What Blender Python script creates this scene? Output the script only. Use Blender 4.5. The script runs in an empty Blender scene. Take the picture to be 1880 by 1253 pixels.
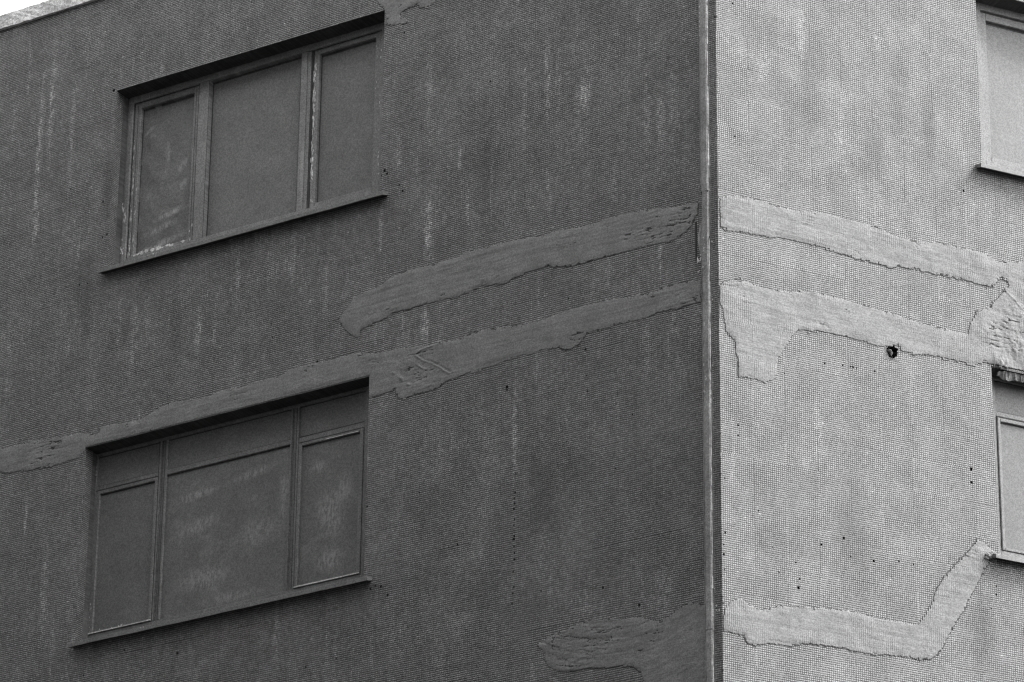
import bpy, math, random
import numpy as np
from mathutils import Matrix, Vector

S = bpy.context.scene
COL = S.collection
random.seed(4)
rng = np.random.default_rng(7)

# ------------------------------------------------------------------ camera
cd = bpy.data.cameras.new('camera'); cam = bpy.data.objects.new('camera', cd); COL.objects.link(cam)
cd.sensor_fit = 'HORIZONTAL'; cd.sensor_width = 36.0; cd.lens = 7777.08 * 36 / 1880
cd.clip_start = 0.5; cd.clip_end = 2000
M = Matrix(((0.9999280, -0.0119990, 0.0), (-0.0051064, -0.4255400, -0.9049252), (0.0108582, 0.9048601, -0.4255706)))
cam.matrix_world = Matrix.Translation((0, 0, 1.6)) @ M.to_4x4()
S.camera = cam

# ------------------------------------------------------------------ sky, sun, exposure
SUN_AZ = math.atan2(-0.08, 1.0)      # direction towards the sun, in the ground plane
SUN_EL = math.radians(47)
sd = Vector((math.cos(SUN_EL) * math.cos(SUN_AZ), math.cos(SUN_EL) * math.sin(SUN_AZ), math.sin(SUN_EL)))
W = bpy.data.worlds.new('World'); S.world = W; W.use_nodes = True
nt = W.node_tree; bg = nt.nodes['Background']
sky = nt.nodes.new('ShaderNodeTexSky'); sky.sky_type = 'NISHITA'; sky.sun_disc = False
sky.sun_elevation = SUN_EL; sky.sun_rotation = math.atan2(sd.x, sd.y)
sky.air_density = 1.0; sky.dust_density = 1.5; sky.ozone_density = 1.0
bw = nt.nodes.new('ShaderNodeRGBToBW')          # the photograph is black and white
nt.links.new(sky.outputs[0], bw.inputs[0]); nt.links.new(bw.outputs[0], bg.inputs[0])
bg.inputs[1].default_value = 0.15
ld = bpy.data.lights.new('sun', 'SUN'); ld.energy = 0.5; ld.angle = math.radians(12)
sun = bpy.data.objects.new('sun', ld); COL.objects.link(sun)
sun.rotation_euler = sd.to_track_quat('Z', 'Y').to_euler()
S.view_settings.view_transform = 'Standard'; S.view_settings.look = 'None'
S.view_settings.exposure = 2.66; S.view_settings.gamma = 1
S.render.engine = 'CYCLES'; S.cycles.pixel_filter_type = 'BLACKMAN_HARRIS'; S.cycles.filter_width = 1.3

# ------------------------------------------------------------------ frames of the two walls
CORNER = Vector((1.81304, 33.5, 0))
XL = Vector((0.84907, -0.52828, 0)); XR = Vector((0.90969, 0.41529, 0))
def frame(X):
    N = Vector((-X.y, X.x, 0))                   # into the building
    return Matrix(((X.x, N.x, 0, 0), (X.y, N.y, 0, 0), (0, 0, 1, 0), (0, 0, 0, 1)))
FRAME = {'L': frame(XL), 'R': frame(XR)}

# traced outlines in metres: (distance along wall from the corner, height)
PATCH = dict(
  A=[(-4.031,18.571),(-3.928,18.659),(-3.882,18.739),(-3.735,18.772),(-3.565,18.798),(-3.457,18.862),(-3.25,18.875),(-3.009,18.876),(-2.744,18.878),(-2.601,18.91),(-2.458,18.903),(-2.244,18.899),(-1.985,18.89),(-1.844,18.877),(-1.657,18.874),(-1.47,18.86),(-1.285,18.857),(-1.009,18.865),(-0.734,18.854),(-0.507,18.813),(-0.372,18.8),(-0.281,18.81),(-0.203,18.779),(-0.215,18.672),(-0.284,18.558),(-0.374,18.504),(-0.509,18.473),(-0.735,18.492),(-1.009,18.488),(-1.284,18.484),(-1.422,18.481),(-1.584,18.493),(-1.771,18.546),(-1.934,18.542),(-2.121,18.515),(-2.215,18.478),(-2.357,18.497),(-2.499,18.514),(-2.617,18.487),(-2.736,18.471),(-2.928,18.473),(-3.12,18.486),(-3.265,18.476),(-3.434,18.472),(-3.554,18.433),(-3.676,18.417),(-3.797,18.39),(-3.819,18.316),(-3.869,18.339),(-3.919,18.385),(-4.009,18.497)],
  B=[(-0.181,18.01),(-0.332,18.036),(-0.512,18.037),(-0.647,18.016),(-0.782,18.01),(-0.963,18.028),(-1.123,18.049),(-1.328,18.04),(-1.466,18.052),(-1.651,18.041),(-1.789,18.02),(-1.999,18.026),(-2.186,18.049),(-2.397,18.062),(-2.539,18.078),(-2.728,18.034),(-2.918,18.046),(-3.11,18.063),(-3.303,18.093),(-3.448,18.093),(-3.593,18.101),(-3.79,18.156),(-3.961,18.169),(-4.133,18.165),(-4.28,18.154),(-4.293,18.156),(-4.525,18.171),(-4.698,18.118),(-4.903,18.126),(-5.197,18.114),(-5.375,18.128),(-5.522,18.095),(-5.853,18.13),(-6.033,18.131),(-6.241,18.057),(-6.422,18.044),(-6.759,18.074),(-6.786,18.004),(-6.828,17.992),(-6.922,18.038),(-6.989,18.057),(-7.175,18.069),(-7.401,18.085),(-7.603,18.112),(-7.777,18.11),(-7.979,18.108),(-8.384,18.104),(-8.364,17.866),(-7.96,17.869),(-7.904,17.845),(-7.727,17.809),(-7.5,17.8),(-7.261,17.788),(-7.103,17.788),(-6.999,17.811),(-6.95,17.858),(-6.92,17.899),(-6.932,17.891),(-3.679,17.891),(-3.672,17.896),(-3.67,17.677),(-3.581,17.668),(-3.389,17.69),(-3.362,17.607),(-3.289,17.568),(-3.194,17.59),(-3.027,17.592),(-2.909,17.602),(-2.815,17.657),(-2.72,17.657),(-2.579,17.668),(-2.344,17.68),(-2.181,17.707),(-2.042,17.718),(-1.902,17.696),(-1.833,17.735),(-1.694,17.702),(-1.533,17.66),(-1.418,17.68),(-1.35,17.773),(-1.19,17.778),(-1.009,17.789),(-0.873,17.767),(-0.738,17.778),(-0.603,17.81),(-0.401,17.794),(-0.183,17.806)],
  C=[(-1.849,14.89),(-1.688,14.949),(-1.528,14.986),(-1.406,15.013),(-1.259,15.007),(-1.052,14.988),(-0.809,14.946),(-0.689,14.9),(-0.605,14.867),(-0.509,14.899),(-0.413,14.958),(-0.294,14.984),(-0.199,14.949),(-0.152,14.934),(-0.164,13.724),(-0.634,13.809),(-0.716,14.152),(-0.769,14.347),(-0.799,14.443),(-0.87,14.501),(-1.051,14.546),(-1.233,14.57),(-1.355,14.582),(-1.452,14.583),(-1.599,14.594),(-1.686,14.633),(-1.736,14.699),(-1.773,14.796),(-1.799,14.846)],
  D=[(-3.69,22.045),(-3.685,21.843),(-3.653,21.784),(-3.617,21.761),(-3.607,21.688),(-3.596,21.602),(-3.578,21.572),(-3.474,21.542),(-3.405,21.535),(-3.31,21.508),(-3.345,21.538),(-3.372,21.571),(-3.424,21.602),(-3.434,21.646),(-3.4,21.67),(-3.34,21.685),(-3.281,21.689),(-3.238,21.693),(-3.203,21.65),(-3.151,21.631),(-3.1,21.632),(-3.066,21.655),(-3.033,21.687),(-2.958,21.747),(-2.934,21.823)],
  E=[(0.017,18.782),(0.116,18.828),(0.279,18.859),(0.405,18.852),(0.586,18.829),(0.768,18.825),(0.988,18.856),(1.227,18.864),(1.43,18.855),(1.596,18.846),(1.743,18.815),(1.873,18.798),(2.022,18.795),(2.248,18.826),(2.436,18.831),(2.587,18.836),(2.701,18.834),(2.795,18.808),(2.85,18.775),(3.06,18.802),(3.157,18.832),(3.578,18.813),(3.755,18.52),(3.713,17.731),(3.105,17.719),(2.879,17.714),(2.766,17.709),(2.692,17.729),(2.577,17.661),(2.447,17.679),(2.28,17.671),(2.095,17.678),(1.965,17.642),(1.836,17.66),(1.801,17.715),(1.671,17.67),(1.579,17.651),(1.47,17.673),(1.288,17.679),(1.143,17.684),(0.998,17.68),(0.907,17.653),(0.781,17.653),(0.726,17.58),(0.633,17.421),(0.569,17.32),(0.547,17.125),(0.449,17.07),(0.342,17.083),(0.183,17.068),(0.167,17.221),(0.152,17.408),(0.064,17.494),(0.031,17.697),(0.001,17.831),(0.002,17.901),(0.034,17.952),(0.142,18.001),(0.232,18.038),(0.338,18.008),(0.464,17.991),(0.608,17.995),(0.752,18.017),(0.934,18.056),(1.043,18.052),(1.207,18.043),(1.389,18.028),(1.572,18.022),(1.755,18.008),(1.939,17.993),(2.124,17.978),(2.273,17.973),(2.403,17.964),(2.533,17.965),(2.557,18.086),(2.638,18.23),(2.772,18.285),(2.793,18.335),(2.873,18.424),(2.983,18.557),(2.956,18.606),(2.89,18.614),(2.8,18.499),(2.612,18.505),(2.424,18.51),(2.236,18.505),(2.013,18.511),(1.808,18.503),(1.751,18.455),(1.641,18.485),(1.493,18.489),(1.31,18.494),(1.163,18.507),(1.017,18.52),(0.835,18.525),(0.69,18.52),(0.508,18.507),(0.328,18.503),(0.112,18.482),(0.008,18.504)],
  G=[(0.023,14.887),(0.093,14.954),(0.174,14.99),(0.254,14.949),(0.346,14.922),(0.439,14.938),(0.58,14.996),(0.814,15.026),(1.049,15.045),(1.332,15.061),(1.473,15.042),(1.664,15.053),(1.903,15.05),(1.965,15.128),(2.054,15.267),(2.108,15.411),(2.185,15.538),(2.337,15.713),(2.465,15.862),(2.555,15.982),(2.639,15.94),(2.699,15.893),(2.662,15.784),(2.578,15.654),(2.512,15.529),(2.446,15.404),(2.367,15.254),(2.265,15.102),(2.187,14.954),(2.109,14.807),(2.011,14.745),(1.915,14.729),(1.82,14.735),(1.558,14.713),(1.275,14.697),(1.087,14.709),(0.853,14.691),(0.643,14.644),(0.434,14.63),(0.295,14.584),(0.238,14.596),(0.192,14.654),(0.002,14.664),(0.003,14.752)],
)
PITS_LEFT = [(-2.079,16.568,0.8),(-2.093,16.334,0.7),(-2.085,16.128,0.8),(-2.094,15.942,0.9),(-2.087,15.873,0.7),(-2.095,15.631,0.9),(-2.098,15.426,0.8),(-1.052,16.396,0.7),(-2.681,16.012,0.7),(-3.099,16.602,0.7),(-4.789,18.551,0.6),(-5.303,18.845,0.6),(-2.409,20.629,0.6),(-2.139,18.996,0.8),(-1.541,18.169,0.9),(-2.183,17.439,1),(-2.183,17.412,1),(-1.362,17.619,0.8),(-1.35,17.361,0.8),(-1.343,17.205,1),(-0.881,16.876,0.9),(-1.365,16.897,0.8),(-1.804,15.395,1),(-1.177,15.299,1),(-2.083,15.807,0.9),(-2.083,15.743,0.9),(-2.086,15.487,1.1),(-2.103,15.334,0.8),(-0.815,15.063,0.9),(-3.4,19.801,1),(-3.362,19.725,1),(-3.541,19.956,1),(-3.573,19.998,1),(-3.6,19.956,0.8),(-3.553,15.792,1),(-3.489,15.775,1),(-3.603,15.769,0.8),(-3.413,15.678,1),(-4.265,18.181,0.8),(-4.28,15.148,1),(-3.953,15.172,1),(-5.72,15.56,1),(-6.338,15.709,0.7),(-6.799,15.544,1),(-3.663,16.584,0.8),(-3.387,21.429,0.9),(-3.608,21.328,0.8),(-6.893,20.526,0.9),(-6.819,20.148,1),(-6.874,20.132,1),(-2.082,16.384,0.7),(-2.089,16.281,0.7),(-2.094,16.229,0.7),(-2.092,16.072,0.7),(-2.089,15.967,0.7),(-7.304,20.772,0.6),(-7.831,21.582,0.7),(-7.026,19.665,0.8),(-7.122,19.677,0.7),(-6.944,17.034,1),(-6.838,21.759,1.2)]
PITS_RIGHT = [(2.542,19.427,1),(2.542,19.304,1),(0.037,16.082,0.7),(0.359,15.837,1),(0.173,16.607,0.9),(0.172,16.509,1),(2.509,16.639,2.2),(2.509,16.512,1.6),(1.195,15.737,1.1),(0.973,15.635,1),(0.491,15.521,1),(1.261,15.575,1),(1.488,15.576,1),(1.741,15.617,1),(1.886,15.617,1),(0.717,15.421,1),(0.551,15.3,1),(0.752,15.275,1),(0.739,15.188,1.5),(0.036,15.574,0.8),(0.02,15.46,0.8),(0.02,15.37,1),(0.027,15.233,0.7),(2.719,15.556,0.9),(2.716,15.478,0.8),(2.658,15.339,0.8),(1.046,17.38,1),(1.227,17.397,0.9),(1.308,17.398,1),(1.331,17.398,1),(1.367,17.397,1),(1.552,17.404,1),(0.639,17.197,0.6),(0.173,20.811,1),(0.162,19.879,0.7),(0.178,19.444,0.9),(0.098,16.795,0.6)]
STAINS_LEFT = [(-7.935,22.29,0.496,0.032,0.4),(-7.332,21.324,0.918,0.043,0.3),(-6.606,19.217,0.398,0.032,0.35),(-5.212,19.342,0.398,0.038,0.35),(-4.587,19.387,0.366,0.043,0.3),(-3.596,19.394,0.336,0.032,0.4),(-6.991,15.671,0.205,0.032,0.35),(-2.378,19.564,0.529,0.027,0.5),(-2.032,20.212,0.591,0.032,0.35),(-0.439,19.696,0.77,0.066,0.25),(-2.639,19.404,0.302,0.027,0.5),(-7.206,22.336,0.477,0.049,0.3),(-7.939,18.89,0.58,0.054,0.25),(-4.197,18.892,0.533,0.038,0.25),(-3.09,20.821,0.58,0.054,0.35),(-3.067,19.275,0.459,0.057,0.8),(-3.082,18.27,0.254,0.054,0.8),(-2.735,19.898,0.177,0.032,0.7),(-1.778,20.471,0.547,0.052,0.6),(-1.665,20.338,0.471,0.043,0.4),(-1.401,20.207,0.189,0.082,0.9),(-0.725,19.883,0.485,0.049,0.35),(-0.577,19.729,0.382,0.054,0.5),(-7.613,21.8,0.895,0.049,0.55),(-7.743,21.286,1.202,0.038,0.55),(-7.715,20.472,0.276,0.043,0.7),(-2.095,16.972,0.609,0.032,0.8),(-1.059,19.163,0.353,0.06,0.2),(-1.777,19.35,0.358,0.032,0.35),(-0.589,18.358,0.209,0.032,0.5),(-5.649,18.814,0.333,0.049,0.55),(-6.423,18.883,0.453,0.06,0.3),(-7.606,17.216,0.377,0.024,0.6),(-7.334,16.532,0.601,0.054,0.45),(-4.614,15.498,0.476,0.054,0.3),(-5.466,18.827,0.288,0.038,0.4),(-0.564,15.17,0.262,0.121,0.3),(-1.352,15.175,0.197,0.121,0.3),(-0.724,17.453,0.341,0.038,0.3),(-1.038,17.022,0.258,0.049,0.35),(-1.882,17.563,0.183,0.038,0.5),(-3.969,15.294,0.394,0.032,0.3),(-2.794,21.057,0.252,0.032,0.4),(-6.254,21.942,0.234,0.049,0.3),(-3.412,20.15,0.337,0.038,0.5),(-1.777,15.774,0.308,0.066,0.15),(-1.4,20.011,0.544,0.121,0.2),(-6.84,20.641,0.475,0.093,-0.3),(-5.911,18.934,0.393,0.121,-0.25),(-2.425,19.72,0.669,0.177,-0.25),(-1.804,16.301,0.516,0.177,-0.25),(-7.047,19.447,0.88,0.149,-0.25),(-0.402,19.186,0.647,0.093,-0.2)]
STAINS_RIGHT = [(0.478,20.244,0.275,0.077,0.35),(0.879,20.682,0.335,0.049,0.35),(1.684,20.736,0.307,0.038,0.3),(1.262,19.758,0.498,0.066,0.2),(0.964,16.665,0.362,0.066,0.25),(2.195,20.004,0.529,0.093,-0.3),(0.972,20.029,0.715,0.177,-0.2),(1.612,19.642,0.354,0.149,-0.2),(0.122,16.35,0.719,0.038,0.15),(1.272,15.796,0.665,0.232,-0.25),(2.233,15.404,0.357,0.177,-0.2),(1.89,20.36,0.611,0.121,-0.22),(0.413,15.789,0.558,0.177,-0.15),(2.567,15.106,0.456,0.177,-0.25)]

# ------------------------------------------------------------------ node helpers
class NT:
    def __init__(s, name):
        s.m = bpy.data.materials.new(name); s.m.use_nodes = True
        s.t = s.m.node_tree; s.b = s.t.nodes['Principled BSDF']
        s.b.inputs['Specular IOR Level'].default_value = 0.3
    def n(s, kind, **kw):
        o = s.t.nodes.new('ShaderNode' + kind)
        for k, v in kw.items(): setattr(o, k, v)
        return o
    def put(s, v, sock):
        if isinstance(v, bpy.types.NodeSocket): s.t.links.new(v, sock)
        elif v is not None: sock.default_value = v
    def math(s, op, a, b=None, c=None, clamp=False):
        o = s.n('Math', operation=op, use_clamp=clamp)
        for i, v in enumerate((a, b, c)): s.put(v, o.inputs[i])
        return o.outputs[0]
    def vec(s, op, a, b=None):
        o = s.n('VectorMath', operation=op); s.put(a, o.inputs[0]); s.put(b, o.inputs[1])
        return o.outputs['Value'] if op in ('LENGTH', 'DISTANCE', 'DOT_PRODUCT') else o.outputs['Vector']
    def noise(s, vec, scale, detail=2, rough=.5):
        o = s.n('TexNoise'); s.put(vec, o.inputs['Vector']); o.inputs['Scale'].default_value = scale
        o.inputs['Detail'].default_value = detail; o.inputs['Roughness'].default_value = rough
        return o.outputs['Fac']
    def noisec(s, vec, scale, detail=2):
        o = s.n('TexNoise'); s.put(vec, o.inputs['Vector']); o.inputs['Scale'].default_value = scale
        o.inputs['Detail'].default_value = detail
        return o.outputs['Color']
    def white(s, vec):
        o = s.n('TexWhiteNoise', noise_dimensions='3D'); s.put(vec, o.inputs['Vector']); return o.outputs
    def rng(s, v, a, b, c=0., d=1., smooth=True):
        o = s.n('MapRange', clamp=True); o.interpolation_type = 'SMOOTHSTEP' if smooth else 'LINEAR'
        s.put(v, o.inputs['Value'])
        for k, x in zip(('From Min', 'From Max', 'To Min', 'To Max'), (a, b, c, d)): s.put(x, o.inputs[k])
        return o.outputs['Result']
    def xyz(s, v):
        o = s.n('SeparateXYZ'); s.put(v, o.inputs[0]); return o.outputs
    def comb(s, x, y, z=0.):
        o = s.n('CombineXYZ'); s.put(x, o.inputs[0]); s.put(y, o.inputs[1]); s.put(z, o.inputs[2]); return o.outputs[0]
    def uv(s): return s.n('TexCoord').outputs['UV']
    def obj(s): return s.n('TexCoord').outputs['Object']
    def colour(s, v):
        s.put(s.comb(v, v, v), s.b.inputs['Base Color'])
    def bump(s, h, dist, strength=1.):
        o = s.n('Bump'); o.inputs['Distance'].default_value = dist; o.inputs['Strength'].default_value = strength
        s.put(h, o.inputs['Height']); s.t.links.new(o.outputs[0], s.b.inputs['Normal'])

PITCH = 0.02
def tile_field(g, uv):
    """warped mosaic coordinates: sheets of tiles are laid slightly out of line with each other"""
    w = g.vec('SUBTRACT', g.noisec(uv, 1.7, 3), (0.5, 0.5, 0.5))
    w = g.vec('MULTIPLY', w, (0.016, 0.008, 0.0))
    p = g.vec('ADD', uv, w)
    sh = g.vec('FLOOR', g.vec('MULTIPLY', p, (1 / .32, 1 / .32, 0.)))
    r = g.vec('MULTIPLY', g.vec('SUBTRACT', g.white(sh)[1], (.5, .5, .5)), (0.010, 0.004, 0.))
    p = g.vec('ADD', p, r)
    t = g.vec('MULTIPLY', p, (1 / PITCH, 1 / PITCH, 0.))
    idv = g.vec('FLOOR', t); fr = g.xyz(g.vec('FRACTION', t))
    return p, sh, idv, fr

def mosaic(name, base, stains, streak=.5, joint=.55, jointx=.5, relief=.0055, vary=.07, grit=.2):
    g = NT(name); uv = g.uv()
    p, sh, idv, fr = tile_field(g, uv)
    ex = g.math('MINIMUM', fr[0], g.math('SUBTRACT', 1., fr[0]))
    ey = g.math('MINIMUM', fr[1], g.math('SUBTRACT', 1., fr[1]))
    px = g.rng(ex, 0.04, .22); py = g.rng(ey, 0.04, .30)
    pil = g.math('MULTIPLY', px, py)
    rn = g.white(idv)
    rx = g.xyz(rn[1])
    # paint has bridged some joints: a slow noise fades them in and out
    fade = g.rng(g.noise(uv, 2.3, 4, .6), .32, .68, .75, 1.)
    pilf = g.math('ADD', g.math('MULTIPLY', pil, fade), g.math('SUBTRACT', 1., fade))
    # each tile sits a little tilted and a little deeper or prouder
    tilt = g.math('ADD', g.math('MULTIPLY', g.math('SUBTRACT', fr[0], .5), g.math('SUBTRACT', rx[0], .5)),
                  g.math('MULTIPLY', g.math('SUBTRACT', fr[1], .5), g.math('SUBTRACT', rx[1], .5)))
    h = g.math('ADD', pilf, g.math('MULTIPLY', tilt, .30))
    h = g.math('ADD', h, g.math('MULTIPLY', rx[2], .10))
    big = g.noise(uv, 3.0, 3, .55)
    h = g.math('ADD', h, g.math('MULTIPLY', big, 2.2))
    g.bump(h, relief, 1.0)
    # colour: joint grime, per-tile differences, clouds, vertical run marks
    jx = g.rng(ex, .06, .20, jointx, 1.); jy = g.rng(ey, .09, .25, joint, 1.)
    joint_f = g.math('MULTIPLY', jx, jy)
    joint_f = g.math('ADD', g.math('MULTIPLY', joint_f, fade), g.math('MULTIPLY', g.math('SUBTRACT', 1., fade), .8))
    tl = g.rng(rn[0], 0., 1., 1 - vary, 1 + vary, False)
    c2 = g.white(g.vec('ADD', g.vec('FLOOR', g.vec('MULTIPLY', idv, (.5, .5, 0.))), (7.3, 1.1, 0.)))[0]
    tl = g.math('MULTIPLY', tl, g.rng(c2, 0., 1., 1 - vary * .6, 1 + vary * .6, False))
    cl = g.rng(g.noise(uv, 2.2, 7, .72), .3, .7, .86, 1.14)
    stv = g.vec('MULTIPLY', uv, (13., .8, 0))
    s1 = g.rng(g.noise(stv, 1.6, 5, .65), .50, .74, 0., 1.)
    spark = g.rng(rn[0], .2, 1., .5, 1.5, False)
    s1 = g.math('MULTIPLY', s1, g.rng(g.noise(uv, .9, 3, .6), .46, .62))
    s1 = g.math('MULTIPLY', g.math('MULTIPLY', s1, spark), streak * 1.5)
    s2 = g.rng(g.noise(g.vec('MULTIPLY', uv, (7., .8, 0)), 1.3, 6, .7), .35, .65, .93, 1.06)
    s2 = g.math('MULTIPLY', s2, g.rng(g.white(sh)[0], 0., 1., .955, 1.045, False))
    blot = g.rng(g.noise(g.vec('MULTIPLY', uv, (1.3, 1., 0)), 4.5, 6, .7), .54, .70)
    s2 = g.math('MULTIPLY', s2, g.math('ADD', 1., g.math('MULTIPLY', blot, .16)))
    tot = s1
    brk = g.rng(g.noise(g.vec('MULTIPLY', uv, (22., 5., 0)), 1.5, 3, .6), .36, .62, .15, 1.3)
    dark = None
    for (cxx, cz, hh, ww, k) in stains:
        q = g.vec('MULTIPLY', g.vec('SUBTRACT', uv, (cxx, cz, 0.)), (1 / ww, 1 / hh, 0.))
        e = g.rng(g.vec('LENGTH', q), 1.15, 0.2, 0., abs(k) * 1.25)
        if k > 0:
            tot = g.math('ADD', tot, g.math('MULTIPLY', g.math('MULTIPLY', e, brk), spark))
        else:
            dark = e if dark is None else g.math('ADD', dark, e)
    c = g.math('MULTIPLY', g.math('MULTIPLY', g.math('MULTIPLY', joint_f, tl), cl), s2)
    if dark is not None: c = g.math('MULTIPLY', c, g.math('SUBTRACT', 1., g.math('MULTIPLY', dark, .8)))
    c = g.math('MULTIPLY', c, g.math('ADD', 1., g.math('MULTIPLY', tot, 1.0)))
    # bare pale tiles where the paint has flaked
    fl = g.rng(rn[0], .9985, .9990, 0., 1.)
    c = g.math('MULTIPLY', c, g.math('ADD', 1., g.math('MULTIPLY', fl, .5)))
    grain = g.rng(g.white(g.vec('FLOOR', g.vec('MULTIPLY', uv, (120., 120., 0))))[0], 0, 1, 1 - grit, 1 + grit, False)
    c = g.math('MULTIPLY', g.math('MULTIPLY', c, grain), base)
    g.colour(g.math('MINIMUM', c, .75))
    g.b.inputs['Roughness'].default_value = .62
    return g.m

def plaster(name, base, ghost=.25, rib=.0):
    """filler trowelled over the mosaic and painted with it"""
    g = NT(name); uv = g.uv(); p, sh, idv, fr = tile_field(g, uv)
    ex = g.math('MINIMUM', fr[0], g.math('SUBTRACT', 1., fr[0]))
    ey = g.math('MINIMUM', fr[1], g.math('SUBTRACT', 1., fr[1]))
    gx = g.rng(ex, 0., .3, 1 - .9 * rib if rib else .7, 1.); gy = g.rng(ey, 0., .3, .8, 1.)
    gh = g.math('MULTIPLY', gx, gy)
    where = g.rng(g.noise(uv, 2.6, 3), .42, .62)
    h = g.math('MULTIPLY', g.math('MULTIPLY', gh, where), ghost * 2)
    h = g.math('ADD', h, g.math('MULTIPLY', g.noise(uv, 28, 5, .6), .55))
    h = g.math('ADD', h, g.math('MULTIPLY', g.noise(uv, 140, 3, .6), .35))
    lines = g.noise(g.vec('MULTIPLY', uv, (6., 60., 0)), 1.0, 4, .6)
    h = g.math('ADD', h, g.math('MULTIPLY', lines, .5))
    g.bump(h, .005, 1.)
    c = g.rng(g.noise(uv, 5, 6, .65), .25, .75, .84, 1.14)
    c = g.math('MULTIPLY', c, g.rng(g.noise(uv, 60, 3, .7), .3, .7, .93, 1.06))
    grain = g.rng(g.white(g.vec('FLOOR', g.vec('MULTIPLY', uv, (110., 110., 0))))[0], 0, 1, .76, 1.24, False)
    c = g.math('MULTIPLY', c, grain)
    pits = g.rng(g.noise(uv, 75, 2, .5), .745, .775, 0., .6)
    c = g.math('MULTIPLY', c, g.math('SUBTRACT', 1., pits))
    g.colour(g.math('MULTIPLY', c, base)); g.b.inputs['Roughness'].default_value = .7
    return g.m

def painted(name, base, var=.10, rough=.55, smear=0., streak=0., bumpy=.6, seed=0., marks=()):
    g = NT(name); o = g.vec('ADD', g.obj(), (seed, 0., seed * 2))
    c = g.rng(g.noise(o, 3.0, 6, .65), .28, .72, 1 - var, 1 + var)
    c = g.math('MULTIPLY', c, g.rng(g.noise(o, 45, 4, .7), .3, .7, 1 - var * .6, 1 + var * .6))
    grain = g.rng(g.white(g.vec('FLOOR', g.vec('MULTIPLY', o, (105., 1., 105.))))[0], 0, 1, .70, 1.30, False)
    c = g.math('MULTIPLY', c, grain)
    if smear:
        q = g.noise(g.vec('MULTIPLY', o, (2.2, 1., 3.2)), 1.4, 7, .72)
        q2 = g.noise(g.vec('MULTIPLY', o, (14., 1., 9.)), 1.6, 4, .6)
        m = g.math('MULTIPLY', g.rng(q, .50, .66), g.rng(q2, .38, .62, .3, 1.))
        c = g.math('ADD', c, g.math('MULTIPLY', m, smear))
    if marks:
        brk = g.rng(g.noise(g.vec('MULTIPLY', g.obj(), (26., 1., 9.)), 1.5, 6, .75), .40, .60, .05, 1.35)
        for (mx, mz, wx, wz, an, k) in marks:
            q = g.vec('SUBTRACT', g.obj(), (mx, 0., mz)); ca, sa = math.cos(an), math.sin(an)
            u = g.math('MULTIPLY', g.vec('DOT_PRODUCT', q, (ca, 0., sa)), 1 / wx); v = g.math('MULTIPLY', g.vec('DOT_PRODUCT', q, (-sa, 0., ca)), 1 / wz)
            e = g.rng(g.vec('LENGTH', g.comb(u, v)), 1.1, .15, 0., k)
            c = g.math('ADD', c, g.math('MULTIPLY', e, brk))
    if streak:
        q = g.noise(g.vec('MULTIPLY', o, (9., 1., .8)), 1.3, 4, .6)
        c = g.math('ADD', c, g.math('MULTIPLY', g.rng(q, .55, .72), streak))
    g.colour(g.math('MULTIPLY', c, base)); g.b.inputs['Roughness'].default_value = rough
    g.bump(g.math('ADD', g.noise(o, 6, 3), g.math('MULTIPLY', g.noise(o, 60, 4, .7), .3)), .004 * bumpy, 1.)
    return g.m

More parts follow.
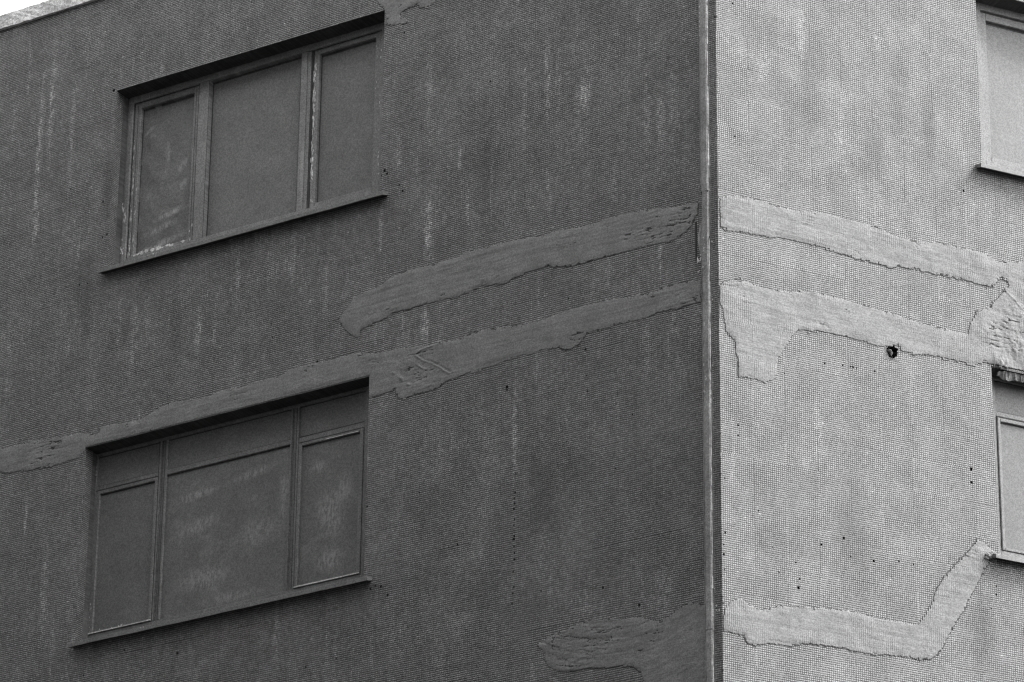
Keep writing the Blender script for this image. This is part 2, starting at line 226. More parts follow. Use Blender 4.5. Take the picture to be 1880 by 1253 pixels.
PAINT = .255
MAT = dict(
    mosaic_left=mosaic('painted mosaic, street side', PAINT, STAINS_LEFT, .36, .10, .70, .0075, .15, .34),
    mosaic_right=mosaic('painted mosaic, side wall', PAINT, STAINS_RIGHT, .06, .24, .38, .0050, .06, .22),
    plaster_left=plaster('filler, street side', .200, .15),
    plaster_right=plaster('filler, side wall', .190, .35, .6),
    frame_left=painted('painted timber frame', .205, .12, .5, 0, .35),
    frame_right=painted('painted timber frame, side wall', .17, .08, .5, 0, .1),
    pane_plain=painted('painted-over glass', .158, .10, .42, .10, 0, .4),
    pane_smear=painted('painted-over glass, scuffed', .14, .14, .35, .35, .1, 2.2, 3.1, marks=[(-6.56, 21.34, .09, .03, .7, .9), (-6.52, 21.27, .06, .03, -.3, .7), (-6.32, 21.03, .04, .16, .1, .7), (-6.33, 20.86, .03, .12, 0, .6), (-6.14, 20.83, .16, .05, .9, .6), (-6.11, 20.64, .10, .06, .8, .7), (-6.28, 20.35, .22, .04, .25, .8), (-6.34, 20.22, .30, .05, .2, .8), (-6.2, 20.35, .16, .04, .2, .6), (-6.3, 20.05, .26, .05, .1, 1.0), (-6.42, 20.02, .10, .03, 0, 1.6), (-6.5, 20.5, .12, .25, .3, .3), (-6.53, 20.0, .06, .06, 0, .9)]),
    pane_chalk=painted('painted-over glass, chalky', .145, .10, .45, .30, .1, .5, 7.7, marks=[(-5.75, 17.22, .34, .07, .1, 0.71), (-5.7, 16.9, .32, .10, .15, 0.65), (-5.1, 17.3, .38, .06, .15, 0.58), (-5.6, 16.35, .42, .16, 0, 0.61),
        (-5.0, 16.7, .3, .2, .2, 0.44), (-4.72, 17.0, .10, .34, 0, 0.51), (-4.2, 16.7, .2, .32, .3, 0.71), (-4.2, 16.25, .22, .15, 0, 0.68), (-4.35, 17.2, .12, .08, 0, 0.68), (-4.05, 16.95, .12, .2, 0, 0.59), (-5.3, 16.1, .5, .07, 0, 0.51)]),
    pane_low_right=painted('painted-over glass, side wall, lower', .118, .07, .45, .10, .15, .4, 2.3),
    pane_low=painted('painted-over glass, lower', .148, .10, .42, .05, 0, .4, 5.),
    pane_right=painted('painted-over glass, side wall', .132, .07, .45, .10, .15, .4, 1.3),
    sill_left=painted('painted metal sill', .17, .1, .4, 0, .2),
    sill_right=painted('painted metal sill, side wall', .17, .1, .4, 0, .2),
    edge_highlight=painted('painted edge highlight', .50, .3, .5, 0, .4, 1.),  # pale tone puts the light on the pipe's edge into colour
    pipe=painted('painted sheet metal', .235, .26, .36, .35, .3, 1.6),
    white=painted('old white paint and painted lit lips', .70, .2, .6),
    flashing=painted('bitumen flashing', .60, .32, .45, .5, .4, 4.0, 5.5),
    reveal=painted('reveal lining with painted shade', .095, .25, .7, 0, .3),  # shade of the deep reveal is put into this dark tone
    frame_low=painted('painted frame, lower window', .160, .14, .5, 0, .35),
    soffit=painted('soffit with painted shade', .045, .3, .9),  # near black: shade under window heads and sills painted as colour
    grime_shade=painted('joint dirt and shade lines', .055, .3, .9),  # dirt in gaps and nicks; painted shade in the strips round panes
    dark=painted('dark void, bare mortar and painted pipe shade', .04, .3, .9),
    roof=painted('roof felt', .10, .2, .8),
)

# ------------------------------------------------------------------ mesh helpers
SET = (0., 0., 0.)       # set-back of the joinery of the window being built
class MB:
    def __init__(s): s.v = []; s.f = []; s.m = []; s.uv = []
    def quad(s, pts, mi=0, uv=None):
        pts = [(p[0] + SET[0], p[1] + SET[1], p[2] + SET[2]) for p in pts]
        b = len(s.v); s.v += [tuple(p) for p in pts]; s.f.append(tuple(range(b, b + len(pts)))); s.m.append(mi)
        s.uv.append(uv if uv else [(p[0] + p[1], p[2] + p[1] * .5) for p in pts])
    def box(s, x0, x1, y0, y1, z0, z1, mi=0, taper=0.):
        # y grows into the wall; the front edges are chamfered
        c = min(.004, (x1 - x0) * .2, (z1 - z0) * .2, (y1 - y0) * .5)
        a = [(x0 + c, y0, z0 + c), (x1 - c, y0, z0 + c), (x1 - c, y0, z1 - c), (x0 + c, y0, z1 - c)]
        b = [(x0, y0 + c, z0), (x1, y0 + c, z0), (x1, y0 + c, z1), (x0, y0 + c, z1)]
        d = [(x0, y1, z0), (x1, y1, z0), (x1, y1, z1), (x0, y1, z1)]
        s.quad(a, mi)
        for i in range(4):
            j = (i + 1) % 4
            s.quad([b[i], b[j], a[j], a[i]], mi); s.quad([d[i], d[j], b[j], b[i]], mi)
        s.quad(d[::-1], mi)
    def build(s, name, mats, side, parent=None, smooth=False):
        me = bpy.data.meshes.new(name); me.from_pydata(s.v, [], s.f)
        for m in (mats if isinstance(mats, (list, tuple)) else [mats]): me.materials.append(m)
        me.polygons.foreach_set('material_index', s.m)
        ul = me.uv_layers.new(name='UVMap')
        ul.data.foreach_set('uv', [c for f in s.uv for p in f for c in p])
        me.update(); return link(me, name, side, parent)

def link(me, name, side, parent=None):
    o = bpy.data.objects.new(name, me); COL.objects.link(o)
    if parent is None: o.matrix_world = Matrix.Translation(CORNER) @ FRAME[side]
    elif parent is BUILDING: o.parent = parent; o.matrix_local = FRAME[side]
    else: o.parent = parent                      # sub-parts share the frame of their part
    return o

def label(o, text): o['label'] = text; return o

# ------------------------------------------------------------------ ground
me = bpy.data.meshes.new('ground'); me.from_pydata([(-400, -400, 0), (400, -400, 0), (400, 400, 0), (-400, 400, 0)], [], [(0, 1, 2, 3)])
gm = NT('asphalt'); gm.colour(gm.math('MULTIPLY', gm.rng(gm.noise(gm.obj(), 2, 6), .3, .7, .8, 1.2), .04)); gm.b.inputs['Roughness'].default_value = .9
me.materials.append(gm.m); go = bpy.data.objects.new('ground', me); COL.objects.link(go)
go['kind'] = 'structure'; go['label'] = 'dark asphalt street at the foot of the building'

# ------------------------------------------------------------------ building
BUILDING = bpy.data.objects.new('building', None); COL.objects.link(BUILDING); BUILDING.location = CORNER
BUILDING['label'] = 'grey painted mosaic-clad corner building with patched walls and painted-over windows'
BUILDING['category'] = 'building'

OPEN_L = [(-6.800, -3.617, 19.762, 21.743), (-6.926, -3.679, 15.888, 17.891)]
OPEN_R = [(2.752, 5.95, 19.732, 21.600), (2.763, 5.95, 15.852, 17.694)]
ZTOP = 22.865

def wall(side, s0, s1, opens, pits, mats, round_hole=None):
    T = .32
    rects = [(a, b, c, d, 'o') for a, b, c, d in opens]
    for (x, z, k) in pits:
        h = (.0085 * k + .001) * random.uniform(.65, 1.1) * (1.3 if side == 'L' else 1.0); x0 = x - h * random.uniform(.7, 1.1); x1 = x + h * random.uniform(.7, 1.1)
        z0 = z - h * random.uniform(.8, 1.3); z1 = z + h * random.uniform(.8, 1.2)
        if any(a - .004 < x1 and x0 < b + .004 and c - .004 < z1 and z0 < d + .004 for a, b, c, d in opens): continue
        if x0 < s0 + .002 or x1 > s1 - .002: continue
        rects.append((x0, x1, z0, z1, 'p'))
    if round_hole: cx_, cz_, r_ = round_hole; rects.append((cx_ - r_, cx_ + r_, cz_ - r_, cz_ + r_, 'r'))
    rects = [(round(a, 4), round(b, 4), round(c, 4), round(d, 4), k) for a, b, c, d, k in rects]
    xs = sorted({s0, s1} | {r[i] for r in rects for i in (0, 1)}); zs = sorted({0., ZTOP} | {r[i] for r in rects for i in (2, 3)})
    m = MB()
    xi = {x: i for i, x in enumerate(xs)}; zi = {z: i for i, z in enumerate(zs)}
    solid = np.ones((len(xs) - 1, len(zs) - 1), bool)
    for a, b, c, d, k in rects: solid[xi[a]:xi[b], zi[c]:zi[d]] = False
    for i in range(len(xs) - 1):                 # merge runs of cells in a column
        j = 0
        while j < len(zs) - 1:
            if not solid[i, j]: j += 1; continue
            k = j
            while k < len(zs) - 1 and solid[i, k]: k += 1
            a, b, c, d = xs[i], xs[i + 1], zs[j], zs[k]
            m.quad([(a, 0, c), (b, 0, c), (b, 0, d), (a, 0, d)], 0, [(a, c), (b, c), (b, d), (a, d)]); j = k
    for a, b, c, d, k in rects:
        if k == 'r': continue
        t = T if k == 'o' else .022; mi = 0 if k == 'o' else 1
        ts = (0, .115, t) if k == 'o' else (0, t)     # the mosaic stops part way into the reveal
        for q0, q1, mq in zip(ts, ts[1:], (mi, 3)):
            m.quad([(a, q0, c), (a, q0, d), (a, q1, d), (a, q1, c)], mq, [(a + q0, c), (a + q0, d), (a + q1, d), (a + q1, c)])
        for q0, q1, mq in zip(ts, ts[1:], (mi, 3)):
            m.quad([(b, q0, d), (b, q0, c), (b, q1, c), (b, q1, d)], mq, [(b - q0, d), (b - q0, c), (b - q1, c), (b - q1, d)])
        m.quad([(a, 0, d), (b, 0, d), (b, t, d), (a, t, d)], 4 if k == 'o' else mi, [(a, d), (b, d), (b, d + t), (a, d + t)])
        m.quad([(b, 0, c), (a, 0, c), (a, t, c), (b, t, c)], mi, [(b, c), (a, c), (a, c - t), (b, c - t)])
        if k == 'p': m.quad([(a, t, c), (b, t, c), (b, t, d), (a, t, d)], 1)
    # inner face, cut by the openings only, and the ends
    X = sorted({s0, s1} | {o[i] for o in opens for i in (0, 1)}); Z = sorted({0., ZTOP} | {o[i] for o in opens for i in (2, 3)})
    for i in range(len(X) - 1):
        for j in range(len(Z) - 1):
            mx, mz = (X[i] + X[i + 1]) / 2, (Z[j] + Z[j + 1]) / 2
            if any(a < mx < b and c < mz < d for a, b, c, d in opens): continue
            m.quad([(X[i + 1], T, Z[j]), (X[i], T, Z[j]), (X[i], T, Z[j + 1]), (X[i + 1], T, Z[j + 1])], 1)
    m.quad([(s0, 0, ZTOP), (s1, 0, ZTOP), (s1, T, ZTOP), (s0, T, ZTOP)], 1)
    far = s0 if side == 'L' else s1
    m.quad([(far, 0, 0), (far, 0, ZTOP), (far, T, ZTOP), (far, T, 0)], 0, [(far, 0), (far, ZTOP), (far + T, ZTOP), (far + T, 0)])
    if round_hole:
        # flat ring from the square cut to a ragged circle, then the bore behind it
        n = 48; inner = []; outer = []
        for i in range(n):
            t = 2 * math.pi * i / n; co, si = math.cos(t), math.sin(t); k = r_ / max(abs(co), abs(si))
            outer.append((cx_ + k * co, cz_ + k * si))
            rr = r_ * (.74 + .05 * math.sin(3 * t + 1) + .09 * random.random())
            if .4 < t < 1.5: rr = min(rr * 1.35, k * .98)
            inner.append((cx_ + rr * co, cz_ + rr * si))
        for i in range(n):
            j = (i + 1) % n; a, b, c, d = outer[i], outer[j], inner[j], inner[i]
            low = math.pi * .85 < 2 * math.pi * i / n < math.pi * 1.75
            y = lambda q: -.006 if (q is c or q is d) and low else 0.
            m.quad([(q[0], y(q), q[1]) for q in (a, d, c, b)], 2 if low else 0, [a, d, c, b])
            m.quad([(d[0], y(d), d[1]), (d[0], .15, d[1]), (c[0], .15, c[1]), (c[0], y(c), c[1])], 1)
        m.quad([(p[0], .15, p[1]) for p in inner], 1)
    return m.build('wall', mats, side, BUILDING)

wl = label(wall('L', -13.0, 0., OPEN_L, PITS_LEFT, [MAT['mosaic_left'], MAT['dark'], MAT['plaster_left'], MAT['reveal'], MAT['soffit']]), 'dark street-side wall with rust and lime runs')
HOLE = (1.7305, 17.624, .074)
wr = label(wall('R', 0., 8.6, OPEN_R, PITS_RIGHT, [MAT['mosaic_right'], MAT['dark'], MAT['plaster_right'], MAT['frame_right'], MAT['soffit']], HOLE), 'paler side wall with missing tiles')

# nicks knocked out of the arris of the corner
r = random.Random(5)
for k in range(15):
    z = (20.63, 14.92, 14.98, 14.80, 17.98, 18.9)[k] if k < 6 else r.uniform(14.3, 20.8)
    w_, h_ = (r.uniform(.012, .022), r.uniform(.014, .026)) if k < 6 else (r.uniform(.005, .011), r.uniform(.008, .02))
    m = MB(); m.quad([(0., -.0012, z - h_ / 2), (w_, -.0012, z - h_ * r.uniform(0, .4)), (w_ * .8, -.0012, z + h_ * .3), (0., -.0012, z + h_ / 2)])
    m.build('chipped_arris', MAT['grime_shade'], 'R', wr)
    if k % 2: continue
    w_ *= 1.3; m = MB(); m.quad([(-w_, -.0012, z - h_ * .3), (0., -.0012, z - h_ / 2), (0., -.0012, z + h_ / 2), (-w_ * .7, -.0012, z + h_ * .3)])
    m.build('chipped_arris', MAT['grime_shade'], 'L', wl)

# broken pipe stub and mortar crumbs in the round hole
m = MB(); r = random.Random(11)
def lump(m, cx_, cy_, cz_, rx, ry, rz, r, n1=7, n2=10, mi=0):
    P_ = []
    for i in range(n1 + 1):
        row = []
        for j in range(n2):
            t = math.pi * i / n1; ph = 2 * math.pi * j / n2; q = r.uniform(.75, 1.1)
            row.append((cx_ + q * rx * math.sin(t) * math.cos(ph), cy_ + q * ry * math.sin(t) * math.sin(ph), cz_ + q * rz * math.cos(t)))
        P_.append(row)
    for i in range(n1):
        for j in range(n2): m.quad([P_[i][j], P_[i + 1][j], P_[i + 1][(j + 1) % n2], P_[i][(j + 1) % n2]], mi)
lump(m, HOLE[0] - .014, .030, HOLE[1] + .024, .026, .03, .017, r)
lump(m, HOLE[0] + .010, .034, HOLE[1] + .004, .015, .03, .028, r)
lump(m, HOLE[0] - .024, .045, HOLE[1] - .004, .014, .02, .014, r)
lump(m, HOLE[0] + .028, .055, HOLE[1] - .024, .012, .02, .010, r)
m.build('mortar_crumb', MAT['plaster_right'], 'R', wr)

# ------------------------------------------------------------------ filler patches
def vnoise(x, z, sx, sz, seed, octs=4, rough=.55):
    out = 0; amp = 1.; tot = 0
    for o in range(octs):
        u = x / sx * 2 ** o + seed * 17.3 + o * 5.1 + 1000; v = z / sz * 2 ** o + seed * 9.7 + o * 3.3 + 1000
        iu, iv = np.floor(u).astype(np.int64), np.floor(v).astype(np.int64); fu, fv = u - iu, v - iv
        fu = fu * fu * (3 - 2 * fu); fv = fv * fv * (3 - 2 * fv)
        def h(a, b):
            q = np.sin(a * 127.1 + b * 311.7 + seed * 74.7) * 43758.5453
            return q - np.floor(q)
        val = (h(iu, iv) * (1 - fu) + h(iu + 1, iv) * fu) * (1 - fv) + (h(iu, iv + 1) * (1 - fu) + h(iu + 1, iv + 1) * fu) * fv
        out = out + amp * val; tot += amp; amp *= rough
    return out / tot - .5

def inside(px, pz, poly):
    r = np.zeros(px.shape, bool); n = len(poly)
    for i in range(n):
        x0, z0 = poly[i]; x1, z1 = poly[i - 1]
        if z0 == z1: continue
        c = ((z0 > pz) != (z1 > pz)) & (px < (x1 - x0) * (pz - z0) / (z1 - z0) + x0)
        r ^= c
    return r

def patch(side, poly, mat, seed, angle=0., stroke=.0022, thick=.008, lumps=(), ridges=(), clip=None, res=.0075, curve=0., rag=1., gouges=()):
    P = np.array(poly); x0, z0 = P.min(0) - .03; x1, z1 = P.max(0) + .03
    nx, nz = int((x1 - x0) / res) + 1, int((z1 - z0) / res) + 1
    gx, gz = np.meshgrid(x0 + np.arange(nx) * res, z0 + np.arange(nz) * res, indexing='ij')
    def h(px, pz): return vnoise(px, pz, .022, .022, seed, 3, .8), vnoise(px, pz, .022, .022, seed + 3, 3, .8)
    cxx, czz = gx[:-1, :-1] + res / 2, gz[:-1, :-1] + res / 2
    a, b = h(cxx, czz); a2 = vnoise(cxx, czz, .12, .12, seed + 5, 3)
    # ragged outline that tends to break at the tile joints
    qx = np.floor(cxx / .02) * .02 + .01; qz = np.floor(czz / .02) * .02 + .01
    mix = np.clip(vnoise(cxx, czz, .15, .15, seed + 8, 2) * 4 + .5, 0, 1) * rag
    jx = cxx * (1 - mix) + qx * mix + (a * .022 + a2 * .02) * rag
    jz = czz * (1 - mix) + qz * mix + (b * .026 + a2 * .016) * rag
    msk = inside(jx, jz, poly)
    if clip: msk &= clip(cxx, czz)
    msk[0, :] = msk[-1, :] = False; msk[:, 0] = msk[:, -1] = False
    # depth into the patch by repeated erosion
    dep = np.zeros(msk.shape); e = msk.copy()
    for k in range(6):
        dep += e; e = e & np.roll(e, 1, 0) & np.roll(e, -1, 0) & np.roll(e, 1, 1) & np.roll(e, -1, 1)
    dv = np.zeros((nx, nz)); cnt = np.zeros((nx, nz))
    for dx in (0, 1):
        for dz in (0, 1): dv[dx:dx + nx - 1, dz:dz + nz - 1] += dep; cnt[dx:dx + nx - 1, dz:dz + nz - 1] += 1
    dv /= np.maximum(cnt, 1)
    ca, sa = math.cos(angle), math.sin(angle)
    u = gx * ca + gz * sa; v = -gx * sa + gz * ca + curve * (gx - gx.mean()) ** 2
    H = .0028 + .55 * thick * np.clip(.55 + 1.4 * vnoise(gx, gz, .3, .12, seed + 12, 3), .1, 1) * np.clip(dv / 6, 0, 1)
    H += stroke * 2.2 * vnoise(u, v, .9, .035, seed + 1, 4, .65) + .006 * vnoise(gx, gz, .16, .16, seed + 2, 4) * np.clip(dv / 3, 0, 1)
    crag = np.clip(vnoise(gx, gz, .25, .2, seed + 21, 2) * 5 - 1.0, 0, 1)
    for (ax, az, ar, k) in gouges: crag = np.maximum(crag, k * np.exp(-((gx - ax) ** 2 + (gz - az) ** 2) / ar ** 2))
    crag = np.minimum(crag, 1.)
    H += crag * .009 * vnoise(gx, gz, .05, .02, seed + 22, 3, .7)
    for (lx, lz, lr, lh) in lumps:
        d2 = ((gx - lx) ** 2 + (gz - lz) ** 2) / lr ** 2
        H += lh * np.exp(-d2) * (1 + 1.6 * vnoise(gx, gz, .05, .09, seed + 9, 4, .7))
    for (ax, az, bx, bz, wd, hh) in ridges:
        L = math.hypot(bx - ax, bz - az); tx, tz = (bx - ax) / L, (bz - az) / L
        t = (gx - ax) * tx + (gz - az) * tz; dd = np.abs(-(gx - ax) * tz + (gz - az) * tx + .035 * vnoise(gx, gz, .12, .12, seed + 40, 3)); hh_ = np.clip(.6 + 2.5 * vnoise(gx, gz, .08, .08, seed + 41, 2), 0, 1.3)
        H += hh * hh_ * np.exp(-(dd / wd) ** 2) * ((t > 0) & (t < L))
    cut = np.clip(1 - np.abs(vnoise(u, v, .30, .05, seed + 23, 3, .6)) / .035, 0, 1) * np.clip(crag * 2.2 - .35, 0, 1)
    H -= cut * .007
    H = np.maximum(H, .0012)
    idx = -np.ones((nx, nz), np.int64); use = np.zeros((nx, nz), bool)
    rim = (dep == 0) & (np.roll(msk, 1, 0) | np.roll(msk, -1, 0) | np.roll(msk, 1, 1) | np.roll(msk, -1, 1))
    if clip: rim &= clip(cxx - .006, czz) & clip(cxx + .006, czz) & clip(cxx, czz - .006)
    rim &= (vnoise(cxx, czz, .07, .05, seed + 14, 3, .8) + vnoise(cxx, czz, .5, .4, seed + 15, 1) * .9) > .10
    rim[0, :] = rim[-1, :] = False; rim[:, 0] = rim[:, -1] = False
    gap = (cut[:-1, :-1] > .55) & msk & (vnoise(cxx, czz, .06, .06, seed + 16, 2) > -.05)
    gap |= (msk & (dep <= 2) & (vnoise(cxx, czz, .03, .022, seed + 17, 2, .8) + vnoise(cxx, czz, .4, .3, seed + 15, 1) * .6 > .34))
    I, J = np.nonzero(msk)
    for dx in (0, 1):
        for dz in (0, 1): use[I + dx, J + dz] = True
    idx[use] = np.arange(use.sum())
    jit = (vnoise(gx, gz, .02, .02, seed + 30, 2) * res * .9, vnoise(gx, gz, .02, .02, seed + 31, 2) * res * .9)
    V = np.stack([(gx + jit[0])[use], -H[use], (gz + jit[1])[use]], 1)
    F = np.stack([idx[I, J], idx[I + 1, J], idx[I + 1, J + 1], idx[I, J + 1]], 1)
    base = len(V); VB = V.copy(); VB[:, 1] = -.0004     # skirt down to the tiles
    sk = []
    for dx, dz, c0, c1 in ((-1, 0, (0, 1), (0, 0)), (1, 0, (1, 0), (1, 1)), (0, -1, (0, 0), (1, 0)), (0, 1, (1, 1), (0, 1))):
        b_ = ~msk[I + dx, J + dz]; i, j = I[b_], J[b_]
        p, q = idx[i + c0[0], j + c0[1]], idx[i + c1[0], j + c1[1]]
        sk.append(np.stack([p + base, q + base, q, p], 1))
    ri, rj = np.nonzero(rim); nr = len(ri); b2 = 2 * base         # grime-filled gap at the rim
    q = [np.stack([gx[ri + a_, rj + c_], np.full(nr, -.0011), gz[ri + a_, rj + c_]], 1) for a_, c_ in ((0, 0), (1, 0), (1, 1), (0, 1))]
    VR = np.stack(q, 1).reshape(-1, 3); FR = (np.arange(nr * 4) + b2).reshape(-1, 4)
    allv = np.concatenate([V, VB, VR]); allf = np.concatenate([F] + sk + [FR])
    me = bpy.data.meshes.new('plaster_patch')
    me.vertices.add(len(allv)); me.vertices.foreach_set('co', allv.ravel())
    me.loops.add(len(allf) * 4); me.loops.foreach_set('vertex_index', allf.ravel().astype(np.int32))
    me.polygons.add(len(allf)); me.polygons.foreach_set('loop_start', np.arange(0, len(allf) * 4, 4, dtype=np.int32))
    me.polygons.foreach_set('use_smooth', np.arange(len(allf)) < len(F))
    mi = np.zeros(len(allf), np.int32); mi[:len(F)] = gap[I, J]; mi[len(allf) - nr:] = 1
    me.polygons.foreach_set('material_index', mi)
    me.update(calc_edges=True); me.validate()
    ul = me.uv_layers.new(name='UVMap'); co = allv[allf.ravel()]
    ul.data.foreach_set('uv', np.stack([co[:, 0], co[:, 2]], 1).ravel())
    me.materials.append(mat); me.materials.append(MAT['grime_shade'])
    return link(me, 'plaster_patch', side, BUILDING)

def keep(opens, smax=None, smin=None):
    def f(x, z):
        ok = np.ones(x.shape, bool)
        for a, b, c, d in opens: ok &= ~((x > a - .003) & (x < b + .003) & (z > c) & (z < d + .004))
        if smax is not None: ok &= x < smax
        if smin is not None: ok &= x > smin
        return ok
    return f
G_A = [(-1.45, 18.88, .10, .8), (-1.2, 18.85, .12, .9), (-.6, 18.60, .25, .8), (-.25, 18.72, .18, 1.), (-.9, 18.62, .12, .6), (-2.3, 18.6, .15, .5), (-3.5, 18.55, .12, .5)]
G_B = [(-1.45, 17.72, .10, 1.), (-.3, 17.85, .22, 1.), (-3.1, 17.85, .22, .9), (-1.7, 17.55, .2, .7), (-6.4, 17.98, .15, .6), (-4.3, 18.1, .2, .6), (-5.2, 18.05, .2, .5), (-7.4, 17.95, .3, .7)]
G_C = [(-1.6, 14.95, .25, 1.), (-1.2, 14.9, .25, 1.), (-1.0, 15.1, .2, .9), (-1.5, 14.7, .2, 1.), (-.7, 14.8, .2, .6)]
G_E = [(.15, 19.0, .14, .9), (.35, 18.98, .12, .8), (.75, 18.2, .12, .8), (.2, 18.0, .15, .5), (2.9, 18.0, .2, 1.), (3.1, 18.2, .2, 1.), (.9, 18.75, .1, .4), (1.9, 18.5, .15, .4)]
pl, pr_ = MAT['plaster_left'], MAT['plaster_right']
label(patch('L', PATCH['A'], pl, 1, .0, .0026, .011, clip=keep(OPEN_L, -.01), curve=.012, gouges=G_A), 'long dark filler band sweeping down from the corner')
label(patch('L', PATCH['B'], pl, 2, .0, .0024, .010, clip=keep(OPEN_L, -.01), gouges=G_B,
      ridges=[(-3.51, 17.93, -3.22, 17.70, .011, .018), (-3.18, 17.98, -2.78, 17.72, .011, .018), (-3.14, 17.96, -2.74, 17.70, .011, -.016), (-3.47, 17.94, -3.18, 17.71, .011, -.016), (-3.30, 17.99, -3.0, 17.76, .008, .008), (-3.38, 17.98, -3.12, 17.78, .007, -.006), (-3.2, 18.0, -2.6, 18.12, .01, .008)]), 'dark filler band running over the lower window to the corner')
label(patch('L', PATCH['C'], pl, 3, .0, .0030, .012, clip=keep(OPEN_L, -.16), curve=-.35, gouges=G_C), 'broad dark filler patch beside the downpipe')
label(patch('L', PATCH['D'], pl, 4, .3, .0020, .010, clip=keep(OPEN_L)), 'small filler patch at the upper window corner')
label(patch('R', PATCH['E'], pr_, 5, -.06, .0020, .010, clip=keep(OPEN_R, smin=.012), gouges=G_E,
      lumps=[(2.87, 17.76, .08, .026), (3.02, 17.95, .13, .014), (2.75, 18.05, .12, .008), (3.1, 18.25, .15, .012), (2.95, 18.15, .05, .008), (3.3, 17.9, .25, .014), (3.15, 18.5, .08, .010), (.12, 18.98, .08, .004)],
      ridges=[(2.93, 18.52, 3.3, 18.15, .010, .005), (.03, 19.2, .2, 18.9, .008, .003)]), 'pale filler bands joined by rough lumps above the side window')
label(patch('R', PATCH['G'], pr_, 6, .0, .0022, .010, clip=keep(OPEN_R, smin=.006),
      ridges=[(.2, 15.2, .36, 14.9, .007, .003), (.26, 15.2, .42, 14.88, .007, .003)]), 'pale filler stroke bending up to the side window sill')

# ------------------------------------------------------------------ chips of old paint
def chips(m, x0, x1, z0, z1, n, mi, y, size=(.006, .02), tall=2.5, seed=0):
    r = random.Random(seed)
    for _ in range(n):
        cx_, cz_ = r.uniform(x0, x1), r.uniform(z0, z1); w = r.uniform(*size) / 2; h = w * r.uniform(1, tall)
        k = r.randint(5, 8)
        pts = [(cx_ + w * r.uniform(.6, 1) * math.cos(2 * math.pi * i / k), y, cz_ + h * r.uniform(.6, 1) * math.sin(2 * math.pi * i / k)) for i in range(k)]
        m.quad(pts[::1], mi)

# ------------------------------------------------------------------ windows
def window(side, o, casing, bars, mats, text, extra=None):
    """casing: the fixed frame round the opening; bars: fixed mullions and transoms"""
    m = MB()
    for b in casing: m.box(*b)
    if extra: extra(m)
    w = label(m.build('window', [mats[0], MAT['white']], side, BUILDING), text)
    for b in bars:
        q = MB()
        for c in (b if isinstance(b, list) else [b]): q.box(*c)
        nm = 'mullion' if (lambda c: c[5] - c[4] > c[1] - c[0])(b[0] if isinstance(b, list) else b) else 'transom'
        q.build(nm, mats[0], side, w)
    return w
def sash(side, w, out, inn, y, mats, name='sash', extra=None):
    (x0, x1, z0, z1), (a, b, c, d) = out, inn; m = MB(); y0, y1 = y
    m.box(x0, a, y0, y1, z0, z1); m.box(b, x1, y0, y1, z0, z1)
    m.box(a + .001, b - .001, y0 + .001, y1, z0, c); m.box(a + .001, b - .001, y0 + .001, y1, d, z1)
    if extra: extra(m)
    return m.build(name, [mats[0], MAT['white']], side, w)
def pane(side, w, a, b, c, d, y, mat, text=None, name='pane', wob=0., extra=None):
    m = MB(); nx, nz = max(2, int((b - a) / .05)), max(2, int((d - c) / .05)); r = random.Random(int(a * 1000))
    Y = [[y + (wob * (math.sin(i * .9 + j * .35) * math.sin(j * .5 + 1.3 + i * .2)) if wob else 0) for j in range(nz + 1)] for i in range(nx + 1)]
    X = lambda i: a + (b - a) * i / nx
    Z = lambda j: c + (d - c) * j / nz
    for i in range(nx):
        for j in range(nz):
            m.quad([(X(i), Y[i][j], Z(j)), (X(i + 1), Y[i + 1][j], Z(j)), (X(i + 1), Y[i + 1][j + 1], Z(j + 1)), (X(i), Y[i][j + 1], Z(j + 1))])
    m.box(a, b, y + .012, y + .02, c, d)
    if extra: extra(m)
    o = m.build(name, [mat, MAT['white']], side, w)
    if text: label(o, text)
    return o
def shade_gaps(side, w, y, strips):
    """dark strips round panes, painted shade under rails plus gaps and grooves: (x0, x1, z0, z1)"""
    for x0, x1, z0, z1 in strips:  # dark strips paint the shade under rails; others mark gaps and grooves
        m = MB(); m.quad([(x0, y, z0), (x1, y, z0), (x1, y, z1), (x0, y, z1)]); m.build('shade_gap', MAT['grime_shade'], side, w)
def sill(side, w, x0, x1, z0, z1, mat, open_lo, extra=None, out=.09):
    sg = 1 if side == 'L' else -.8; x0 += .023 * sg; x1 += .023 * sg; z0 -= .020; z1 -= .020
    global SET; keep_set, SET = SET, (0., 0., 0.)
    m = MB(); n = max(4, int((x1 - x0) / .25)); r = random.Random(int(x0 * 99))
    J = [(r.uniform(-.002, .002), r.uniform(-.002, .002)) for _ in range(n + 1)]
    prof = lambda i: [(0.0, z0), (0., z1 - .004), (.004, z1), (out + .0, z1 + .008)]
    xs = [x0 + (x1 - x0) * i / n for i in range(n + 1)]
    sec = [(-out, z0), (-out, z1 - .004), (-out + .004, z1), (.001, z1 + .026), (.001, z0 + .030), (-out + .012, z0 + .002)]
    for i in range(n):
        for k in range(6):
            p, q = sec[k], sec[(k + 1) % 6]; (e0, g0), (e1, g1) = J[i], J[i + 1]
            m.quad([(xs[i], q[0] + e0, q[1] + g0), (xs[i], p[0] + e0, p[1] + g0), (xs[i + 1], p[0] + e1, p[1] + g1), (xs[i + 1], q[0] + e1, q[1] + g1)], 2 if k in (3, 4) else 0)  # underside takes the dark tone as painted shade
    for x, (e, g_) in ((xs[0], J[0]), (xs[-1], J[-1])): m.quad([(x, p[0] + e, p[1] + g_) for p in sec])
    a, b = open_lo; z2 = z1 + .026                  # the part that runs in under the frame
    m.quad([(a, .001, z2), (b, .001, z2), (b, .315, z2 + .03), (a, .315, z2 + .03)])
    if extra: extra(m)
    SET = keep_set
    return m.build('sill', [mat, MAT['white'], MAT['soffit']], side, w)

